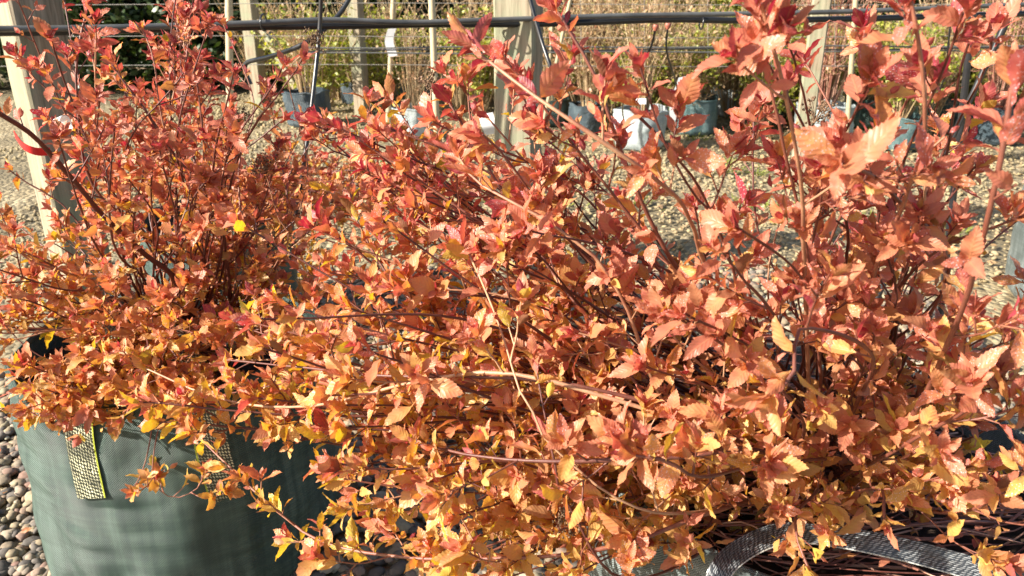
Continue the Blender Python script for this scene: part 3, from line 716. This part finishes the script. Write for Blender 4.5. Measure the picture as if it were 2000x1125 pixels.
# dead prostrate stems lying over the compost of the right bag
st = MB()
for i in range(230):
    a = random.random()*6.28; r = .31*math.sqrt(random.random()); x, y = BC[0]+r*math.cos(a), BC[1]+r*math.sin(a)
    th = random.gauss(0, .35)+(math.pi if random.random() < .5 else 0); ln = random.uniform(.08, .34)
    d = np.array([math.cos(th), math.sin(th)*.8, random.uniform(-.03, .22)])*ln
    z = .375+random.random()*.05; p0 = np.array([x, y, z])-d*.5
    P = np.array([p0, p0+d*.33+rng.normal(0, .008, 3), p0+d*.66+rng.normal(0, .01, 3), p0+d]); P[:, 2] = np.maximum(P[:, 2], .372)
    e = P[:, :2]-np.array(BC); q = np.linalg.norm(e, axis=1); s_ = np.where(q > .305, .305/np.maximum(q, 1e-6), 1); lowm = P[:, 2] < .43
    P[lowm, :2] = np.array(BC)+e[lowm]*s_[lowm][:, None]
    P, _ = resample(P, 9); tube(st, P, np.linspace(random.uniform(.0012, .0026), .0008, 9), 5, tone=(random.choice((.05, .2, .4, .8)), 0))
o = st.build('dead_stems', REDT, origin=(BC[0], BC[1], .37))
tag(o, 'tangle of fallen dry brown stems lying inside the right bag', 'dead stems', kind='stuff')
# loose leaves shed on the compost and the pebbles
lv = Leaves()
for i in range(260):
    a = random.random()*6.28; r = .29*math.sqrt(random.random()); p = np.array([BC[0]+r*math.cos(a), BC[1]+r*math.sin(a), .385+random.random()*.04])
    lv.add(p, rng.normal(0, 1, 3)*[1, 1, .25], np.array([0, 0, 1])+rng.normal(0, .3, 3), random.uniform(.018, .032), .5, .3, random.uniform(-.4, 1.2), random.uniform(.1, .8))
for i in range(800):
    p = np.array([random.uniform(-1.5, 1.8), random.uniform(1.1, 3.4), random.uniform(.012, .03)+GZ])
    if min(math.hypot(p[0]-q[0], p[1]-q[1]) for q in (AC, BC, CC, DC)) < .36: continue
    lv.add(p, rng.normal(0, 1, 3)*[1, 1, .25], np.array([0, 0, 1])+rng.normal(0, .3, 3), random.uniform(.018, .032), .5, .3, random.uniform(-.4, 1.2), random.uniform(.1, .8))
m = MB(); lv.mesh(m, TM); tag(m.build('fallen_leaves', LEAF), 'small orange leaves shed over the compost and the pebbles', 'fallen leaves', kind='stuff')

lv = Leaves()
for i in range(1500):
    y = random.uniform(2.6, 8.0); p = np.array([random.uniform(-.35, .75)*y+.2, y, GZ+random.uniform(.006, .02)])
    lv.add(p, rng.normal(0, 1, 3)*[1, 1, .2], np.array([0, 0, 1])+rng.normal(0, .4, 3), random.uniform(.02, .045), .5, .3, random.uniform(-.5, 1.3), random.uniform(0, .8))
m = MB(); lv.mesh(m, TS); tag(m.build('leaf_litter', TANL), 'dry tan leaf litter scattered over the far gravel', 'leaf litter', kind='stuff')
lv = Leaves()
for i in range(46):
    y = random.uniform(3.6, 8.0); cx = random.uniform(-.2, .6)*y
    for k in range(50):
        r_ = abs(random.gauss(0, .07)); a = random.random()*6.28; p = np.array([cx+r_*math.cos(a), y+r_*math.sin(a), GZ])
        lv.add(p, np.array([math.cos(a)*.6, math.sin(a)*.6, random.uniform(.4, 1.4)]), np.array([0, 0, 1])+rng.normal(0, .3, 3), random.uniform(.02, .06), .16, .2, .6, random.uniform(0, .5))
m = MB(); lv.mesh(m, TS); tag(m.build('weeds', GREEN), 'small green weeds coming up through the gravel', 'weeds', kind='stuff')

# ------------------------------------------------------------------ fence posts, wires and pipes
def post(name, base, w_, d_, h, rz, label, group=None, lean=(0, 0)):
    m = MB(); boxm(m, (0, 0, h/2-.1), (w_, d_, h+.2), 0, .008, 2, .0012); o = m.build(name, TIMBER, smooth=False)
    o.location = (base[0], base[1], base[2]+GZ); o.rotation_euler = (lean[0], lean[1], rz); tag(o, label, 'fence post', group); return o
c0 = at(1012, 500, 3.08)
GP = 'timber posts of the pot line'
post('fence_post', (c0[0], 3.10, 0), .15, .15, 1.5, -R(16), 'thick square timber post in the centre with its left face sunlit', GP)
post('fence_post', (-1.49, 2.62, 0), .15, .15, 1.6, -R(42), 'bright sunlit timber post at the left edge beside the white tag', GP)
c1 = at(1562, 320, 4.75); post('fence_post', (c1[0], 4.75, 0), .10, .10, 1.4, -R(16), 'slim timber post right of centre behind the tall right stems', GP)
c2 = gat(508, 200); post('fence_post', (c2[0], c2[1], 0), .13, .12, 1.4, -R(20), 'pale timber post with a slanting brace left of centre', GP)
m = MB(); p0 = at(508, 40, c2[1]-.1); p1 = at(608, 215, c2[1]-.35); P, _ = resample([p0, p1], 8)
v = p1-p0; ln = np.linalg.norm(v)
m = MB(); boxm(m, (0, 0, 0), (.11, .06, ln), 0, .006, 1, .001); o = m.build('brace', TIMBER, smooth=False); o.location = (p0+p1)/2; o.rotation_euler = Vector(v).to_track_quat('Z', 'Y').to_euler()
tag(o, 'slanting timber brace leaning against the pale left post', 'brace')
c3 = gat(708, 222); post('fence_post', (c3[0], c3[1], 0), .11, .10, 1.4, -R(20), 'yellowish timber post left of the tall pale cane', GP)

def line(name, P, r, mat, label, cat, group=None, n=60, sides=10, parent=None, tone=(.3, 0)):
    P, _ = resample(P, n); m = MB(); tube(m, P, r, sides, tone=tone); o = m.build(name, mat, parent, origin=P[0])
    if label: tag(o, label, cat, group)
    return o
GPI = 'irrigation pipes along the wires'
Yl = lambda px: 2.62+(px-60)/1940*1.1
line('irrigation_pipe', [at(x, y, Yl(x)-.16) for x, y in ((-300, 58), (60, 56), (250, 53), (500, 45), (640, 39), (800, 44), (960, 39), (1200, 31), (1450, 27), (1700, 21), (2000, 9), (2400, 0))], .0095, GREYP, 'grey weathered irrigation pipe running across the top, upper of two', 'pipe', GPI, 120)
line('irrigation_pipe', [at(x, y, Yl(x)-.13) for x, y in ((-300, 66), (60, 62), (250, 58), (500, 52), (700, 50), (830, 47), (960, 47), (1100, 45), (1300, 38), (1450, 40), (1700, 36), (2000, 27), (2400, 18))], .0125, BLACKP, 'glossy black irrigation pipe running across the top, lower of two', 'pipe', GPI, 120)
for x in (515, 945, 1370):
    P = []; cc = at(x, 44, Yl(x)-.145)
    th = np.linspace(0, 2*np.pi, 17); P = np.stack([cc[0]+0*th, cc[1]+.034*np.cos(th), cc[2]+.026*np.sin(th)], 1)
    m = MB(); tube(m, P, .003, 6, cap=False); o = m.build('pipe_tie', BLACKP, origin=cc)
    tag(o, {515: 'black tie round the pipes near the braced post', 945: 'black tie round the pipes beside the centre post', 1370: 'black tie round the pipes above the green hedge'}[x], 'tie', 'ties round the pipes')
for k, (y0, y1, nm) in enumerate(((92, 90, 'topmost'), (98, 95, 'middle'), (103, 100, 'lowest'))):
    line('drip_line', [at(x, y0+(y1-y0)*(x-1000)/900+1.5*math.sin(x*.011+k*2), 5.0+0.05*k) for x in range(600, 2400, 150)], .0045, GREYP if k != 1 else BLACKP, '%s of the three thin drip lines along the far row' % nm, 'pipe', 'thin drip lines of the far row', 70, 8)
f = empty('wire_fence', (c0[0], 3.2, 0)); tag(f, 'thin galvanised wires strung behind the pipes across the top', 'wire fence')
for y in (-8, 8, 72, 128):
    P, _ = resample([at(x, y+2*math.sin(x*.004+y), 5.6 if y != 24 else 3.6) for x in range(-100, 2300, 200)], 60); m = MB(); tube(m, P, .0022, 5); m.build('wire', WIRE, f, origin=(c0[0], 3.2, 0))
for x in range(1010, 2100, 124):
    P = np.array([at(x, -30, 5.61), at(x+1, 130, 5.61)]); m = MB(); tube(m, P, .0018, 4); m.build('wire', WIRE, f, origin=(c0[0], 3.2, 0))

# canes and tubes
GC = 'canes and stakes standing among the pots'
def cane(x0, y0, x1, y1, Y, r, mat, label, name='bamboo_cane', cat='cane'):
    a, b = at(x0, y0, Y), at(x1, y1, Y); d = nrm(a-b); a = a+d*.35; b = b-d*((b[2]-GZ)/d[2]) if b[2] > GZ and abs(d[2]) > .3 else b
    P, L = resample([a, b], 40); rad = r*(1+.12*(np.abs(np.sin(np.linspace(0, 1, 40)*math.pi*5)) > .98)); m = MB(); tube(m, P, rad, 9, tone=(random.uniform(.3, .8), 0))
    o = m.build(name, mat, origin=P[-1]); tag(o, label, cat, GC if mat is CANE else None)
cane(447, -10, 449, 185, 4.6, .020, CANE, 'straight grey stake at the left in front of the dark trees', 'stake', 'stake')
cane(843, -10, 852, 230, 4.2, .017, CANE, 'tall pale cane left of centre beside the white bag')
cane(1116, -10, 1072, 190, 4.9, .011, CANE, 'tan cane leaning slightly right, behind the drip tubes')
cane(1082, -10, 1070, 190, 5.3, .009, CANE, 'thin yellow cane just right of the centre post')
cane(1672, -10, 1655, 250, 4.4, .014, CANE, 'pale stake standing in the bright silver bag')
cane(768, 10, 763, 120, 6.2, .020, CANE, 'short weathered stake behind the yellowish post')
cane(1905, -20, 1882, 195, 2.35, .010, BLACKP, 'upright black pole at the right reaching below the pipes', 'black_pole', 'pole')
cane(2000, -30, 1897, 190, 2.25, .0085, BLACKP, 'black pole leaning to the right at the right edge', 'black_pole', 'pole')
GT = 'thin black drip tubes hanging from the pipes'
def droop(P, r, label, cap=None):
    o = line('drip_tube', [at(*q) for q in P], r, BLACKP, label, 'drip tube', GT, 50, 8)
    if cap:
        c = at(*P[0]); m = MB(); z = np.array([c, c+[0, 0, -.004], c+[0, 0, -.010], c+[0, 0, -.022]]); tube(m, z, [.010, .012, .012, .006], 10)
        m.build('dripper_cap', RUST, o, origin=c)
droop([(1281, 48, 3.15), (1270, 95, 3.2), (1232, 160, 3.4), (1216, 210, 3.8), (1222, 250, 4.4)], .004, 'drip tube from the left red cap curving down left', True)
droop([(1305, 45, 3.15), (1302, 100, 3.2), (1320, 160, 3.4), (1334, 230, 3.8), (1334, 285, 4.2), (1300, 320, 4.3)], .004, 'drip tube from the middle red cap curving down right', True)
droop([(1857, 38, 3.4), (1852, 90, 3.45), (1845, 150, 3.6), (1800, 260, 3.9)], .004, 'drip tube from the right red cap near the upright pole', True)
droop([(628, -30, 2.3), (624, 60, 2.3), (612, 180, 2.25), (598, 290, 2.2), (578, 420, 2.15)], .006, 'long black tube dropping straight down beside the curved pipe')
droop([(710, -60, 2.9), (665, 25, 2.85), (600, 82, 2.8), (530, 110, 2.9), (483, 122, 3.0), (480, 140, 3.0), (490, 165, 3.0)], .0085, 'thick black pipe curving down left from the top')
droop([(1030, -20, 2.9), (1055, 70, 2.85), (1075, 130, 2.8), (1088, 165, 2.8)], .007, 'short dark tube crossing the shaded side of the centre post')

# plant tags
def loop_tag(c, s, mat, label, name='plant_tag', wdt=.016):
    th = np.linspace(-.5, 4.9, 26); P = np.stack([c[0]+.22*s*np.cos(th), c[1]+s*.75*np.cos(th), c[2]+s*np.sin(th)], 1)
    m = MB(); V = np.stack([P, P+np.array([wdt, -.005, .006])], 1); V2 = V*1.0; V2[..., 2] -= .0009
    m.add(V, grid_faces(26, 2)); m.add(V2, grid_faces(26, 2)[:, ::-1]); o = m.build(name, mat, origin=c); tag(o, label, 'plant tag', 'plant tags'); return o
o = loop_tag(at(112, 252, 1.16), .015, WHITE, 'white looped plastic tag on the left shrub by the sunlit post'); 
m = MB(); q = at(121, 262, 1.136); m.add(np.array([[-.002, 0, -.006], [.003, 0, -.006], [.004, 0, .007], [-.001, 0, .007]])+q, [[0, 1, 2, 3]]); m.build('printed_mark', BLACKP, o, origin=at(112, 252, 1.16))
def ribbon(P, wv, mat, name, label, cat):
    P, _ = resample([at(*q) for q in P], 20); V = np.stack([P-np.array(wv)/2, P+np.array(wv)/2], 1); m = MB(); m.add(V, grid_faces(20, 2)); V2 = V.copy(); V2[..., 1] += .0012; m.add(V2, grid_faces(20, 2)[:, ::-1])
    o = m.build(name, mat, origin=P[0]); tag(o, label, cat); return o
ribbon([(28, 262, 1.14), (45, 285, 1.12), (70, 296, 1.12), (98, 296, 1.14)], (0, 0, .011), REDP, 'red_tape', 'red plastic tape hanging beside the white tag', 'tape')
ribbon([(1865, 668, .98), (1885, 645, .98), (1925, 600, 1.0)], (.012, .01, .016), WHITE, 'plant_tag', 'small white tag low in the right shrub', 'plant tag')
ribbon([(1318, 235, 5.0), (1318, 200, 5.0), (1335, 150, 5.02)], (.06, .01, .01), WHITE, 'plant_tag', 'tall white label standing in the teal pot right of centre', 'plant tag')
ribbon([(1232, 197, 4.6), (1262, 198, 4.6)], (0, .01, .03), WHITE, 'plant_tag', 'flat white label on the rim of the silver bag right of centre', 'plant tag')
ribbon([(948, 222, 3.9), (955, 245, 3.88), (962, 262, 3.9)], (.07, .01, .01), WHITE, 'plant_tag', 'white label left of the centre post', 'plant tag')
ribbon([(766, 55, 5.9), (760, 80, 5.9), (768, 110, 5.9)], (.06, .01, .01), WHITE, 'plant_tag', 'white label tied to the short weathered stake', 'plant tag')
ribbon([(1068, 470, 2.9), (1076, 492, 2.9), (1072, 508, 2.88)], (.03, .01, .004), BLUEP, 'plastic_scrap', 'scrap of blue plastic on the pebbles below the centre post', 'plastic scrap')

# ------------------------------------------------------------------ background pots and shrubs
def bg_shrub(kind, h, spread, nst, nleaf, lm, sm, lsize, seedv, low=.12, rad=.006):
    random.seed(seedv); root = empty(kind); st = MB(); lv = Leaves(); 
    for i in range(nst):
        a = random.random()*6.28; sp = spread*random.random()**.7; tip = np.array([sp*math.cos(a), sp*math.sin(a), h*random.uniform(.6, 1.0)])
        b0 = np.array([.04*math.cos(a), .04*math.sin(a), 0]); P, _ = resample([b0, b0+(tip-b0)*[.35, .35, .5]+rng.normal(0, .02, 3), tip], 10)
        tube(st, P, np.linspace(rad*random.uniform(.6, 1.2), .0018, 10), 5, tone=(random.random(), 0))
        for t in range(5):
            k = random.randint(3, 8); d = nrm(P[min(9, k+1)]-P[k]+rng.normal(0, .6, 3)); ln = random.uniform(.08, .25)*h/1.0
            Q = np.array([P[k], P[k]+d*ln*.5+rng.normal(0, .01, 3), P[k]+d*ln+[0, 0, ln*.2]]); tube(st, Q, [.0025, .002, .0012], 4, tone=(random.random(), 0))
            for e in range(int(nleaf)):
                q = Q[0]+(Q[2]-Q[0])*random.random()+rng.normal(0, .018, 3)
                if q[2] < low*h: continue
                lv.add(q, rng.normal(0, 1, 3)+[0, 0, .3], rng.normal(0, .5, 3)+np.array([0, 0, .8]), lsize*random.uniform(.6, 1.3), .6, .2, random.uniform(-.3, .9), random.random())
    st.build('stems', sm, root)
    if lv.b: m = MB(); lv.mesh(m, TS if lsize < .03 else TL); m.build('foliage', lm, root)
    return root
tw = [bg_shrub('twiggy_shrub', 1.0, .42, 26, 3, TANL, TWIG, .03, s) for s in (11, 12)]
yg = [bg_shrub('leafy_shrub', .75, .42, 34, 13, GREEN, TWIG, .035, s) for s in (21, 22)]
rt_ = [bg_shrub('red_stemmed_shrub', 1.1, .42, 34, 3, TANL, REDT, .03, 31)]
hg = [bg_shrub('hedge_shrub', 1.5, .55, 46, 20, GREEN, TWIG, .05, 41, low=.02)]
def dense_tree(seedv, h, w_):
    random.seed(seedv); root = empty('evergreen_tree'); st = MB(); P, _ = resample([(0, 0, -.05), (.04, .02, h*.5), (0, 0, h*.95)], 14); tube(st, P, np.linspace(.11, .015, 14), 9, tone=(.1, 0))
    lv = Leaves()
    for i in range(120):
        z = h*random.uniform(.04, .95); a = random.random()*6.28; ln = w_*(1-.75*(z/h)**1.4)*random.uniform(.6, 1.1); e = np.array([math.cos(a)*ln, math.sin(a)*ln, z+random.uniform(-.1, .25)])
        b0 = np.array([0, 0, z]); Q, _ = resample([b0, b0+(e-b0)*.5+[0, 0, .05], e], 6); tube(st, Q, np.linspace(.018, .004, 6), 4, tone=(.1, 0))
        for k in range(95):
            f_ = random.random()**.55; q = b0+(e-b0)*f_+rng.normal(0, .10, 3)
            if q[2] < .02: continue
            lv.add(q, rng.normal(0, 1, 3), rng.normal(0, 1, 3)+np.array([0, 0, .5]), random.uniform(.06, .11), .5, .2, .3, random.random()**1.3)
    st.build('trunk', TWIG, root); m = MB(); lv.mesh(m, TS); m.build('crown', DARKG, root); return root
tr = [dense_tree(51, 3.4, 1.1), dense_tree(52, 2.8, 1.0)]

# small pots: three prototypes
def small_pot(mat, seed, R_=.17, H=.26):
    r, _ = grow_bag('plant_pot', (0, 0), R_, H, mat, 'x', 'plant pot', seed=seed, na=48, nz=16, wrinkle=.010, sag=.03); return r
sp = {'silver': small_pot(BAGS, 1.1), 'teal': small_pot(BAGT, 2.1), 'slate': small_pot(BAGD, 3.1), 'green': small_pot(BAGG, 4.1)}
used = set()
def put(proto, loc, rz, scale, label, cat, group):
    key = id(proto)
    o = proto if key not in used else copy_tree(proto); used.add(key)
    o.location = (loc[0], loc[1], loc[2]+GZ); o.rotation_euler = (0, 0, rz); o.scale = (scale,)*3 if not isinstance(scale, tuple) else scale; tag(o, label, cat, group); return o
GPOT = 'pots in the rows behind'; GSH = 'shrubs in the rows of pots behind'
# px, py of the pot's foot, px width, kind, plant proto, plant scale, pot label, plant label
rows = [
 (806, 274, 72, 'silver', tw[0], .8, 'white sunlit pot left of centre beside the tall pale cane', 'bare tan shrub in the white pot left of centre'),
 (592, 250, 80, 'slate', tw[1], .9, 'dark blue pot left of centre behind the long black tube', 'bare tan shrub in the dark blue pot'),
 (1256, 296, 92, 'silver', tw[1], 1.0, 'silver pot with a white rim label right of the centre post', 'tall tan shrub fanning out above the silver pot'),
 (1360, 266, 86, 'teal', yg[0], .8, 'teal pot in the sunlit gravel right of centre', 'yellow green bush in the teal pot right of centre'),
 (1432, 230, 64, 'silver', yg[1], .95, 'small silver pot behind and right of the teal pot', 'yellow green bush in the small silver pot'),
 (1622, 292, 98, 'silver', rt_[0], 1.0, 'brightest silver pot right of the slim timber post', 'red stemmed shrub in the brightest silver pot'),
 (1768, 296, 76, 'teal', yg[0], .9, 'pale teal pot between the right stems', 'yellow green bush in the pale teal pot'),
 (1850, 262, 84, 'green', tw[0], 1.0, 'green pot behind the upright black pole', 'tan shrub behind the upright black pole'),
 (1080, 248, 62, 'green', tw[0], 1.0, 'small green pot close to the right of the centre post', 'tan shrub close to the right of the centre post'),
 (1520, 240, 62, 'green', yg[1], .8, 'green pot left of the slim timber post', 'yellow green bush left of the slim timber post'),
 (1960, 285, 84, 'slate', rt_[0], 1.0, 'dark pot near the right edge beyond the poles', 'red stemmed shrub near the right edge beyond the poles'),
 (1180, 215, 52, 'teal', tw[1], 1.0, 'small teal pot behind the silver one', 'tan shrub behind the tall fanning one'),
 (1150, 262, 66, 'slate', tw[0], 1.0, 'dark slate pot left of the rim labelled silver pot', 'tan shrub left of the tall fanning one'),
 (1700, 252, 70, 'green', yg[1], .95, 'green pot just right of the brightest silver pot', 'yellow green bush right of the red stemmed shrub'),
 (1555, 222, 56, 'silver', tw[1], 1.0, 'silver pot behind the slim timber post', 'tan shrub behind the slim timber post'),
 (1910, 232, 62, 'teal', yg[0], .95, 'teal pot behind the two black poles', 'yellow green bush behind the two black poles'),
 (690, 205, 50, 'slate', tw[0], .9, 'dark pot at the foot of the yellowish post', 'tan shrub at the yellowish post'),
]
for k, (px, py, wd, kd, pl, ps, lp, lb) in enumerate(rows):
    g = gat(px, py); dep = g[1]*math.cos(PITCH)+1.1*math.sin(PITCH); r_ = wd*1.12/FPX*dep/2; s_ = r_/.178; g[1] += r_
    put(sp[kd], (g[0], g[1], 0), k*1.3, s_, lp, 'plant pot', GPOT)
    put(pl, (g[0], g[1], .22*s_), k*2.1, ps, lb, 'shrub', GSH)
# tipped blue pot hanging at the cane
o = put(sp['slate'], tuple(at(905, 155, 5.0)), .3, .45, 'small blue grey pot lying on its side behind the tall pale cane', 'plant pot', GPOT); o.rotation_euler = (0, -R(85), .3); o.location[2] = .09
o.location = (o.location[0], 7.6, .0)
# the far rows: low leafy bushes, then a hedge and trees
far = []
for i in range(16): far.append((random.uniform(.3, 5.2), random.uniform(6.3, 7.4), random.choice(yg+tw+yg), random.uniform(1.0, 1.25)))
for i in range(12): far.append((random.uniform(-2.0, 1.0), random.uniform(6.9, 8.2), random.choice(tw+tw+yg), random.uniform(1.0, 1.3)))
for i in range(12): far.append((random.uniform(1.0, 4.6), random.uniform(6.2, 7.6), random.choice(yg+tw), random.uniform(.95, 1.2)))
for i in range(13): far.append((random.uniform(-.3, 4.8), random.uniform(7.2, 8.4), random.choice(yg+tw), random.uniform(.9, 1.2)))
for i in range(10): far.append((random.uniform(-2.6, 1.6), random.uniform(8.0, 9.5), random.choice(tw+yg), random.uniform(.9, 1.3)))
for i in range(10): far.append((random.uniform(2.0, 7.5), random.uniform(6.8, 10), random.choice(rt_+tw), random.uniform(.9, 1.2)))
for (x, y, pr, s) in far:
    t = pr in yg; rr = pr in rt_
    put(pr, (x, y, 0), random.random()*6, s, 'yellow green bush far behind in the mixed back rows' if t else ('reddish twiggy shrub far behind at the upper right' if rr else 'bare tan shrub far behind in the mixed back rows'), 'shrub',
        'yellow green bushes far behind' if t else ('reddish shrubs far behind' if rr else 'bare tan shrubs far behind'))
random.seed(99)
for i, px in enumerate((1210, 1290, 1380, 1450)):
    g = gat(px, 150); put(hg[0], (g[0], 9.2+.5*(i % 2), 0), i*1.7, random.uniform(.9, 1.1), 'bright green hedge bush behind the wires right of centre', 'hedge bush', 'bright green hedge bushes')
for i in range(34):
    x = -13+i*.95; y = 11.5+random.uniform(-.7, 1.6)+(0 if x < 1 else 2.0)
    put(random.choice(tr), (x, y, 0), random.random()*6, random.uniform(.85, 1.3), 'dark evergreen tree in the belt that closes off the back', 'tree', 'dark evergreen trees at the back')
for i, (x, y) in enumerate(((-3.0, 9.0), (-3.7, 8.8), (-4.6, 8.7), (-2.2, 9.2), (-5.6, 8.8), (-3.4, 9.2), (-2.5, 9.8), (-4.3, 10.0), (-1.7, 10.3), (-5.2, 9.4))):
    put(tr[i % 2], (x, y, 0), i*1.1, .95, 'shaded evergreen tree at the upper left in front of the belt', 'tree', 'shaded evergreens at the upper left')
